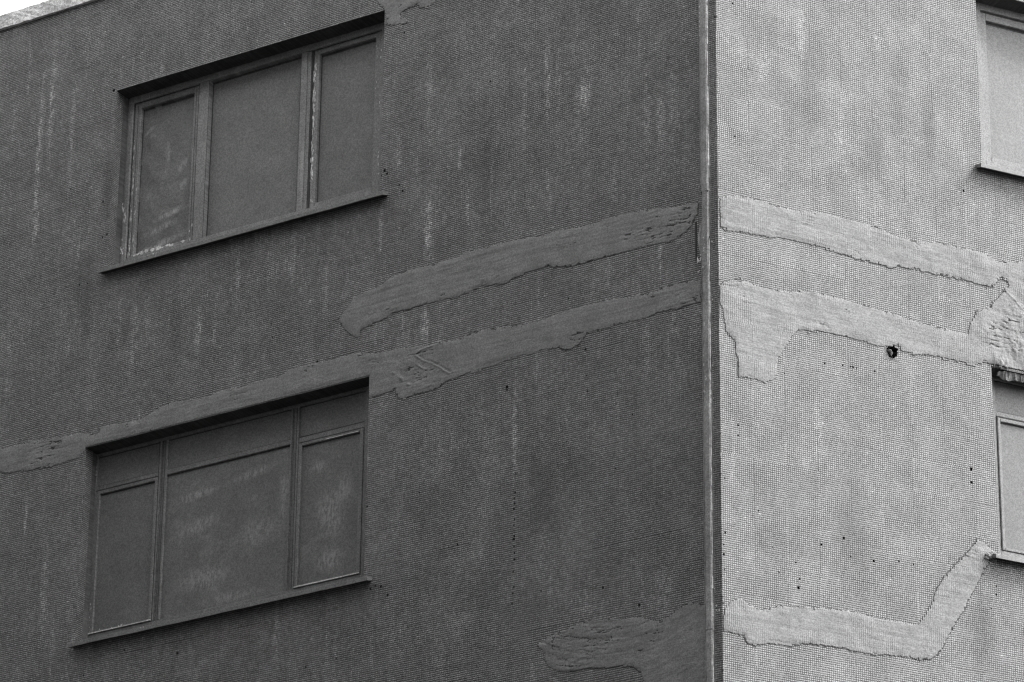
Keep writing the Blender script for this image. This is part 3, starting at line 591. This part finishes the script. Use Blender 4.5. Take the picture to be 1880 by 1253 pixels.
# upper window of the street side
SET = (-.0675, .088, .060)
ml = (MAT['frame_left'],); a, b, c, d = OPEN_L[0]
def ex(m):
    chips(m, -6.735, -6.675, 19.95, 20.6, 16, 1, .1035, (.006, .018), 5, 1)
    chips(m, -6.775 + .045, -6.715, 19.84, 20.6, 5, 1, .1165, (.008, .018), 2, 2)
    chips(m, -3.712, -3.703, 20.0, 21.5, 14, 1, .1035, (.006, .012), 5, 3)
win = window('L', OPEN_L[0],
    [(a - .03, -6.71, .118, .21, c - .09, d + .05), (-6.71, -6.665, .105, .21, c - .09, d + .05), (-3.705, b + .12, .105, .21, c - .09, d + .05),
     (-6.665, -3.705, .107, .21, 21.615, d + .05), (-6.665, -3.705, .107, .21, c - .09, 19.885)],
    [[(-5.865, -5.735, .112, .2, 19.885, 21.615)], [(-4.645, -4.575, .112, .2, 19.885, 21.615), (-4.575, -4.535, .122, .2, 19.885, 21.615)]],
    ml, 'upper street-side window of three lights with flaking frame', ex)
def ex(m):
    chips(m, -6.652, -6.63, 19.9, 21.2, 34, 1, .1285, (.005, .012), 9, 4); chips(m, -6.60, -6.585, 19.9, 20.7, 16, 1, .1285, (.005, .011), 8, 44)
    chips(m, -6.57, -5.95, 19.905, 19.922, 30, 1, .1285, (.02, .07), .22, 5)
    chips(m, -5.93, -5.88, 19.9, 20.1, 5, 1, .1285, (.008, .02), 4, 6)
sash('L', win, (-6.655, -5.870, 19.888, 21.608), (-6.580, -5.935, 19.925, 21.545), (.130, .19), ml, extra=ex)
def ex(m):
    chips(m, -4.505, -4.475, 20.15, 21.5, 70, 1, .1285, (.006, .015), 9, 7)
    chips(m, -4.505, -4.465, 19.95, 20.3, 6, 1, .1285, (.006, .012), 5, 8)
    chips(m, -3.785, -3.75, 20.8, 21.5, 6, 1, .1285, (.006, .014), 4, 9)
sash('L', win, (-4.505, -3.712, 19.888, 21.608), (-4.445, -3.790, 19.935, 21.560), (.130, .19), ml, extra=ex)
pane('L', win, -6.578, -5.937, 19.927, 21.543, .170, MAT['pane_smear'], 'wrinkled scuffed pane with pale smears', wob=.0035)
pane('L', win, -5.733, -4.647, 19.887, 21.612, .166, MAT['pane_plain'])
pane('L', win, -4.443, -3.792, 19.937, 21.558, .170, MAT['pane_plain'])
shade_gaps('L', win, .1645, [(-5.733, -4.647, 21.590, 21.612), (-5.733, -5.722, 19.887, 21.590)])
shade_gaps('L', win, .1680, [(-6.578, -5.937, 21.520, 21.543), (-6.578, -6.568, 19.927, 21.520), (-4.443, -3.792, 21.535, 21.558), (-4.443, -4.432, 19.937, 21.535)])
shade_gaps('L', win, .1112, [(-5.742, -5.735, 19.885, 21.615), (-5.866, -5.860, 19.885, 21.615), (-4.648, -4.643, 19.885, 21.615)])
shade_gaps('L', win, .1290, [(-5.9075, -5.902, 19.91, 21.58), (-5.872, -5.866, 19.89, 21.605), (-6.618, -6.613, 19.91, 21.58)])
shade_gaps('L', win, .1270, [(-6.664, -6.656, 19.888, 21.613), (-6.664, -5.868, 21.6085, 21.6155), (-4.534, -4.506, 19.888, 21.613), (-4.534, -3.706, 21.6085, 21.616)])
def ex(m): chips(m, -6.4, -6.0, 19.735, 19.738, 3, 1, -.0915, (.01, .03), .3, 10)
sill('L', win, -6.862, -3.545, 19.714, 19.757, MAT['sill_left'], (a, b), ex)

# lower window of the street side
SET = (-.061, .080, .0545)
a, b, c, d = OPEN_L[1]; ml = (MAT['frame_low'],)
def ex(m):
    chips(m, -6.875, -6.862, 17.62, 17.80, 9, 1, .0985, (.008, .014), 4, 11)
    chips(m, -6.875, -6.86, 15.93, 16.6, 8, 1, .0985, (.006, .012), 3, 12)
win = window('L', OPEN_L[1],
    [(a - .03, -6.852, .10, .20, c - .09, d + .05), (-3.778, b + .12, .10, .20, c - .09, d + .05),
     (-6.852, -3.778, .101, .20, 17.806, d + .05), (-6.852, -3.778, .101, .20, c - .09, 15.972)],
    [[(-6.115, -6.085, .100, .19, 15.972, 17.806), (-6.085, -6.050, .112, .19, 15.972, 17.806), (-6.050, -6.022, .100, .19, 15.972, 17.806)],
     [(-4.606, -4.580, .100, .19, 15.972, 17.806), (-4.580, -4.538, .112, .19, 15.972, 17.806), (-4.538, -4.510, .100, .19, 15.972, 17.806)],
     (-6.852, -6.115, .100, .19, 17.450, 17.490), (-6.022, -4.606, .100, .19, 17.440, 17.490), (-4.510, -3.778, .100, .19, 17.432, 17.480)],
    ml, 'lower street-side window with three fanlights over painted panes', ex)
def ex(m):
    m.box(-6.845, -6.122, .088, .098, 15.979, 15.987, 1); chips(m, -6.75, -6.4, 15.993, 16.01, 5, 1, .0935, (.01, .02), .8, 14)  # white bar paints the lit lip along the sash bottom
    chips(m, -6.84, -6.825, 16.0, 16.3, 8, 1, .0935, (.004, .008), 4, 15)
sash('L', win, (-6.846, -6.120, 15.976, 17.440), (-6.800, -6.155, 16.0, 17.405), (.095, .15), ml, extra=ex)
def ex(m):
    m.box(-4.503, -3.785, .088, .098, 15.979, 15.988, 1)  # lit bottom lip, its brightness painted as a white bar
    m.box(-4.2, -3.84, .0915, .097, 17.398, 17.403, 1)
sash('L', win, (-4.505, -3.783, 15.976, 17.424), (-4.472, -3.822, 16.0, 17.394), (.095, .15), ml, extra=ex)
pane('L', win, -6.798, -6.157, 16.002, 17.403, .118, MAT['pane_low'])
pane('L', win, -6.020, -4.608, 15.974, 17.438, .120, MAT['pane_chalk'], 'wide painted pane with chalky stains')
pane('L', win, -4.470, -3.824, 16.002, 17.392, .118, MAT['pane_chalk'], 'narrow painted pane with chalky stains')
pane('L', win, -6.850, -6.117, 17.492, 17.804, .118, MAT['pane_low'], name='fanlight')
pane('L', win, -6.020, -4.608, 17.492, 17.804, .118, MAT['pane_low'], name='fanlight')
pane('L', win, -4.508, -3.780, 17.482, 17.804, .118, MAT['pane_low'], name='fanlight')
shade_gaps('L', win, .1165, [(x0, x1, z, z + .009) for x0, x1 in ((-6.850, -6.117), (-6.020, -4.608), (-4.508, -3.780)) for z in (17.492, 17.795)]
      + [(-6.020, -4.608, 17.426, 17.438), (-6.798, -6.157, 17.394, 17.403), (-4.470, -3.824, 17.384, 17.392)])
shade_gaps('L', win, .0985, [(-6.850, -6.117, 17.4405, 17.450), (-4.508, -3.780, 17.4242, 17.432)])
shade_gaps('L', win, .0985, [(x - .0035, x + .0035, 15.975, 17.80) for x in (-6.087, -6.048, -4.582, -4.536, -6.117, -4.508)])
def ex(m): chips(m, -6.2, -5.9, 15.85, 15.855, 2, 1, -.0915, (.01, .02), .5, 16)
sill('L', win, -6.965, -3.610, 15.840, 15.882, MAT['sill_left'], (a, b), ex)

# upper window of the side wall
SET = (.054, .088, .058)
mr = (MAT['frame_right'],); a, b, c, d = OPEN_R[0]
win = window('R', OPEN_R[0],
    [(a - .12, 2.862, .105, .21, c - .09, d + .08), (5.84, b + .05, .105, .21, c - .09, d + .08), (2.862, 5.84, .107, .21, 21.472, d + .08), (2.862, 5.84, .107, .21, c - .09, 19.870)],
    [(3.66, 3.79, .112, .2, 19.870, 21.472), (4.91, 5.04, .112, .2, 19.870, 21.472)], mr, 'upper side-wall window in a pale frame')
for x0, x1 in ((2.868, 3.655), (5.045, 5.835)):
    sash('R', win, (x0, x1, 19.874, 21.462), (x0 + .070, x1 - .065, 19.925, 21.385), (.130, .19), mr)
    pane('R', win, x0 + .072, x1 - .067, 19.927, 21.383, .168, MAT['pane_right'])
pane('R', win, 3.792, 4.908, 19.872, 21.470, .166, MAT['pane_right'])
shade_gaps('R', win, .1665, [(2.940, 3.588, 21.360, 21.383), (2.940, 2.947, 19.927, 21.36)])
shade_gaps('R', win, .1270, [(2.8625, 2.8675, 19.874, 21.47), (2.8625, 3.66, 21.4625, 21.4715)])
sill('R', win, 2.705, 6.0, 19.689, 19.727, MAT['sill_right'], (a, b))

# lower window of the side wall
SET = (.049, .080, .053)
a, b, c, d = OPEN_R[1]
win = window('R', OPEN_R[1],
    [(a - .12, 2.852, .10, .20, c - .09, d + .05), (5.86, b + .05, .10, .20, c - .09, d + .05), (2.852, 5.86, .101, .20, 17.618, d + .05), (2.852, 5.86, .101, .20, c - .09, 15.945)],
    [(3.60, 3.70, .10, .19, 15.945, 17.618), (5.02, 5.12, .10, .19, 15.945, 17.618),
     (2.852, 3.60, .10, .19, 17.258, 17.304), (3.70, 5.02, .10, .19, 17.258, 17.304), (5.12, 5.86, .10, .19, 17.258, 17.304)], mr,
    'lower side-wall window with fanlights under a torn lintel')
for x0, x1 in ((2.862, 3.592), (5.128, 5.852)):
    sash('R', win, (x0, x1, 15.950, 17.246), (x0 + .030, x1 - .03, 15.975, 17.208), (.093, .15), mr)
    pane('R', win, x0 + .032, x1 - .032, 15.977, 17.206, .118, MAT['pane_low_right'])
pane('R', win, 3.702, 5.018, 15.947, 17.256, .118, MAT['pane_low_right'])
for x0, x1 in ((2.854, 3.598), (3.702, 5.018), (5.122, 5.858)):
    pane('R', win, x0, x1, 17.306, 17.616, .118, MAT['pane_low_right'], name='fanlight')
shade_gaps('R', win, .1165, [(2.854, 3.598, 17.306, 17.315), (2.894, 3.56, 17.197, 17.206), (2.854, 3.598, 17.607, 17.616)])
shade_gaps('R', win, .0915, [(2.8535, 2.8615, 15.95, 17.25), (2.8535, 3.6, 17.2465, 17.2575)])
sill('R', win, 2.695, 6.0, 15.809, 15.847, MAT['sill_right'], (a, b))

SET = (0., 0., 0.)
# torn strip of render hanging in the head of that window
m = MB(); r = random.Random(3); n = 60; lo = []; hi = []
for i in range(n + 1):
    x = 2.85 + 1.4 * i / n
    hi.append((x, .012 + .02 * r.random(), 17.70 - .02 * (i < 3)))
    lo.append((x, .035 + .03 * r.random(), 17.655 - .02 * r.random() - .022 * math.sin(i * .35) ** 2))
for i in range(n):
    m.quad([hi[i], hi[i + 1], lo[i + 1], lo[i]])
    m.quad([(lo[i][0], lo[i][1] + .012, lo[i][2]), (lo[i + 1][0], lo[i + 1][1] + .012, lo[i + 1][2]), (hi[i + 1][0], hi[i + 1][1] + .02, hi[i + 1][2]), (hi[i][0], hi[i][1] + .02, hi[i][2])])
    m.quad([lo[i], lo[i + 1], (lo[i + 1][0], lo[i + 1][1] + .012, lo[i + 1][2]), (lo[i][0], lo[i][1] + .012, lo[i][2])])
m.build('torn_render', MAT['plaster_left'], 'R', win)

# broken lump of mortar at the end of the lower side sill
m = MB(); r = random.Random(8)
for (cx_, cz_, rr) in ((2.66, 15.835, .035), (2.70, 15.855, .03), (2.63, 15.805, .022), (2.71, 15.80, .018)):
    n1, n2 = 6, 9; P_ = [[None] * n2 for _ in range(n1 + 1)]
    for i in range(n1 + 1):
        for j in range(n2):
            t = math.pi * i / n1; ph = 2 * math.pi * j / n2; q = rr * r.uniform(.7, 1.1)
            P_[i][j] = (cx_ + q * 1.3 * math.sin(t) * math.cos(ph), -.008 + q * .9 * math.sin(t) * math.sin(ph), cz_ + q * math.cos(t))
    for i in range(n1):
        for j in range(n2): m.quad([P_[i][j], P_[i + 1][j], P_[i + 1][(j + 1) % n2], P_[i][(j + 1) % n2]])
m.build('mortar_crumb', MAT['plaster_right'], 'R', win)

# ------------------------------------------------------------------ metal downpipe cover by the corner
def strip(m, s0, s1, y0, y1, z0, z1, step=.10, wob=.0022, seed=0, bulge=None):
    r = random.Random(seed); n = int((z1 - z0) / step) + 1; rows = []
    for i in range(n + 1):
        z = z0 + (z1 - z0) * i / n; j = r.uniform(-wob, wob); k = r.uniform(-wob, wob)
        dl = bulge(z) if bulge else 0.
        cc = .009
        rows.append([(s0 - dl * .6 + j, y1, z), (s0 - dl * .6 + j, y0 + cc, z), (s0 + cc - dl * .5 + j, y0 - dl * .3 + k, z), (s1 - cc + j, y0 - dl * .2 + k, z), (s1 + j, y0 + cc, z), (s1 + j, y1, z)])
    for i in range(n):
        for q in range(5): m.quad([rows[i][q], rows[i][q + 1], rows[i + 1][q + 1], rows[i + 1][q]])
    m.quad(rows[0][::-1]); m.quad(rows[-1])
def bl(z): return .028 * math.exp(-((z - 18.33) / .16) ** 2) + .006 * math.exp(-((z - 17.3) / .3) ** 2)
m = MB()
strip(m, -.1500, -.084, -.030, -.001, .15, 18.89, bulge=bl, seed=1)
strip(m, -.1535, -.0815, -.0365, -.001, 18.87, 22.8, seed=2)
m.box(-.178, -.1605, -.006, -.0005, 18.95, 22.8)
m.box(-.1605, -.1530, -.0016, -.0004, 14.0, 22.8, 2)              # open joint, its shade painted as a dark strip
m.box(-.1535, -.0805, -.0308, -.029, 18.855, 18.869, 2)  # painted shadow below the overlapping upper section
m.box(-.0815, -.0775, -.0012, -.0004, 14.0, 22.8, 2)
m.box(-.170, -.1608, -.007, -.0005, 14.0, 18.2)
rr_ = random.Random(9); z = 14.1
while z < 22.6:                                                   # pale strips paint a highlight along the outer edge
    L_ = rr_.uniform(.05, .5); pr__ = .0372 if z > 18.87 else .0308
    se = (-.0790 if z > 18.87 else -.0815); d0 = -pr__ + .006; d1 = -.006 - rr_.uniform(0, .012)
    if not z < 18.87 < z + L_: m.quad([(se, d0, z), (se, d1, z + .006), (se, d1, z + L_), (se, d0, z + L_ - .01)], 3)
    if rr_.random() < .3: m.quad([(-.0905, -pr__ - .0012, z), (-.0865, -pr__, z + .01), (-.0865, -pr__, z + L_ * .4), (-.090, -pr__ - .0012, z + L_ * .35)], 3)
    z += 0; z += L_ + rr_.uniform(.01, .12) * (1 if rr_.random() < .7 else 3)
m.box(-.1525, -.081, -.0335, -.001, 14.690, 14.703)            # lower joint
chips(m, -.150, -.144, 20.45, 20.8, 8, 1, -.0382, (.005, .008), 5, 21)
chips(m, -.14, -.11, 18.1, 18.45, 12, 1, -.045, (.006, .014), 3, 22)
chips(m, -.19, -.155, 18.05, 18.25, 9, 1, -.045, (.008, .014), 5, 23)
chips(m, -.145, -.13, 16.9, 17.7, 8, 1, -.0325, (.006, .010), 5, 24)
chips(m, -.128, -.118, 17.0, 17.06, 3, 1, -.0325, (.01, .012), 4, 25)
pipe = label(m.build('downpipe', [MAT['pipe'], MAT['white'], MAT['dark'], MAT['edge_highlight']], 'L', BUILDING), 'flat metal downpipe running beside the corner')
# flange torn open, and the dark slot behind it
m = MB(); rows = []
for i in range(15):
    z = 18.20 + .42 * i / 14; t = math.sin(math.pi * i / 14)
    rows.append([(-.150, -.002, z), (-.150 - .03 * t, -.020 * t - .003, z), (-.150 - .044 * t - .004, -.012 * t - .003, z)])
for i in range(14):
    for q in range(2): m.quad([rows[i][q], rows[i][q + 1], rows[i + 1][q + 1], rows[i + 1][q]])
    m.quad([(rows[i][2][0], rows[i][2][1] + .002, rows[i][2][2]), (rows[i][0][0], .0, rows[i][0][2]), (rows[i + 1][0][0], 0., rows[i + 1][0][2]), (rows[i + 1][2][0], rows[i + 1][2][1] + .002, rows[i + 1][2][2])])
m.build('bent_flange', MAT['pipe'], 'L', pipe)
m = MB(); m.box(-.232, -.214, -.003, -.0005, 18.22, 18.60); m.build('open_seam', MAT['dark'], 'L', pipe)
# loose wire end sticking out past the pipe
m = MB(); pts = [(-.084, -.012, 18.42), (-.062, -.03, 18.38), (-.045, -.045, 18.345), (-.032, -.05, 18.335)]
for i in range(3):
    p, q = Vector(pts[i]), Vector(pts[i + 1]); dd = (q - p).normalized(); u = dd.orthogonal().normalized() * .004; v = dd.cross(u).normalized() * .004
    A = [p + u * math.cos(t) + v * math.sin(t) for t in [k * math.pi / 3 for k in range(6)]]; Bq = [x + (q - p) for x in A]
    for k in range(6): m.quad([A[k], A[(k + 1) % 6], Bq[(k + 1) % 6], Bq[k]], 1 if i == 2 else 0)
m.build('wire_end', [MAT['dark'], MAT['white']], 'L', pipe)
# white drips where the channel was fixed
m = MB()
chips(m, -.078, -.062, 14.85, 20.6, 26, 1, -.0012, (.006, .012), 1.6, 30)
chips(m, -.06, -.03, 14.86, 14.92, 4, 1, -.0012, (.012, .022), 1.4, 31)
m.box(-.079, -.074, -.002, -.0003, 14.2, 22.7)
m.build('sealant_bead', [MAT['frame_left'], MAT['white']], 'L', pipe)

# ------------------------------------------------------------------ roof edge and roof
def flashing(side, s0, s1):
    nx = int((s1 - s0) / .015); zs_ = np.linspace(0, 1, 14)
    X = np.linspace(s0, s1, nx + 1); gx, gz = np.meshgrid(X, zs_, indexing='ij')
    h = ZTOP - .002 + gz * .158
    y = -.038 + .020 * vnoise(gx, gz * .16, .09, .06, 40, 4, .62) + .012 * vnoise(gx + gz * .3, gz * .16, .05, .2, 41, 3)
    me = bpy.data.meshes.new('roof_flashing'); V = [(float(gx[i, j]), float(y[i, j]), float(h[i, j])) for i in range(nx + 1) for j in range(14)]
    F = [(i * 14 + j, (i + 1) * 14 + j, (i + 1) * 14 + j + 1, i * 14 + j + 1) for i in range(nx) for j in range(13)]
    b = len(V); V += [(float(X[i]), .3, ZTOP + .17) for i in range(nx + 1)] + [(float(X[i]), .001, ZTOP - .002) for i in range(nx + 1)]
    F += [(i * 14 + 13, (i + 1) * 14 + 13, b + i + 1, b + i) for i in range(nx)]
    b2 = b + nx + 1; F += [(i * 14, b2 + i, b2 + i + 1, (i + 1) * 14) for i in range(nx)]
    me.from_pydata(V, [], F); me.materials.append(MAT['flashing']); me.update()
    return link(me, 'roof_flashing', side, BUILDING)
label(flashing('L', -13.0, .02), 'crinkled pale flashing along the roof edge'); flashing('R', 0., 8.6)
pL = (0, 0); A0 = XL * -13.0; B0 = XR * 8.6
C0 = B0 + Vector((-XR.y, XR.x, 0)) * 9; D0 = A0 + Vector((-XL.y, XL.x, 0)) * 9
foot = [Vector((0, 0, 0)) + (Vector((-XL.y, XL.x, 0)) + Vector((-XR.y, XR.x, 0))) * .2, B0 + Vector((-XR.y, XR.x, 0)) * .33, C0, D0, A0 + Vector((-XL.y, XL.x, 0)) * .33]
V = [tuple(p + Vector((0, 0, z))) for z in (ZTOP + .05, ZTOP + .12) for p in foot]
F = [(i, (i + 1) % 5, 5 + (i + 1) % 5, 5 + i) for i in range(5)] + [(5, 6, 7, 8, 9), (4, 3, 2, 1, 0)]
me = bpy.data.meshes.new('roof'); me.from_pydata(V, [], F); me.materials.append(MAT['roof'])
ro = bpy.data.objects.new('roof', me); COL.objects.link(ro); ro.parent = BUILDING
me = bpy.data.meshes.new('rear_wall'); zt = ZTOP + .05
pts = [B0, C0, D0, A0]; V = [tuple(p) for p in pts] + [tuple(p + Vector((0, 0, zt))) for p in pts]
inn = [p * .97 + Vector((0, .3, 0)) for p in pts]; V += [tuple(p) for p in inn] + [tuple(p + Vector((0, 0, zt))) for p in inn]
F = [(i, i + 1, 5 + i, 4 + i) for i in range(3)] + [(9 + i, 8 + i, 12 + i, 13 + i) for i in range(3)]
me.from_pydata(V, [], F); me.materials.append(MAT['plaster_left']); me.uv_layers.new(name='UVMap')
rw = bpy.data.objects.new('rear_wall', me); COL.objects.link(rw); rw.parent = BUILDING

# ------------------------------------------------------------------ unseen blocks added across the street, left and right of the lane the view comes from;
# they keep the low sky off the street wall
NL = Vector((-XL.y, XL.x, 0)); NB_D, NB_H = 9.5, 27.0
nm_ = painted('dark blocker facade', .05, .15, .8); gl_ = painted('dark blocker glass', .03, .1, .1)
def add_sky_blocker(xlane, reach, text):
    P0 = CORNER - NL * NB_D; t0 = (xlane - P0.x) / XL.x; A = P0 + XL * t0      # corner of facade and lane
    B = A + XL * reach
    L = [A, B, B - Vector((0, 40, 0)), Vector((xlane, -28, 0))]
    if reach < 0: L = L[::-1]
    nb = bpy.data.objects.new('sky_blocker', None); COL.objects.link(nb); nb.location = A
    nb['label'] = text; nb['category'] = 'building'
    def part(name, v, f, mat, mw=None):
        me = bpy.data.meshes.new(name); me.from_pydata(v, [], f); me.materials.append(mat)
        o = bpy.data.objects.new(name, me); COL.objects.link(o); o.parent = nb
        if mw: o.matrix_local = mw
    for name, z0, z1, k in (('wall', 0, NB_H, 1.), ('cornice', NB_H + .002, NB_H + .4, 1.01)):
        c = sum((p for p in L), Vector()) / 4
        v = [tuple((p - c) * k + c - A + Vector((0, 0, z))) for z in (z0, z1) for p in L]
        part(name, v, [(0, 1, 2, 3)[::-1], (4, 5, 6, 7)] + [(i, (i + 1) % 4, 4 + (i + 1) % 4, 4 + i) for i in range(4)], nm_)
    sg = 1 if reach > 0 else -1
    for fl_ in range(7):
        for wx in range(9):
            m = MB(); x = sg * (1.6 + wx * 3.7); x0, x1 = sorted((x, x + sg * 1.5)); m.box(x0, x1, -.02, .05, 1.6 + fl_ * 3.3, 3.3 + fl_ * 3.3)
            m.v = [(p[0], -p[1], p[2]) for p in m.v]; part('window', m.v, m.f, gl_, frame(XL))  # panes of the added unseen block
add_sky_blocker(-4.6, -36, 'added unseen block keeping off low sky, left of the lane')
add_sky_blocker(4.6, 36, 'added unseen block keeping off low sky, right of the lane')
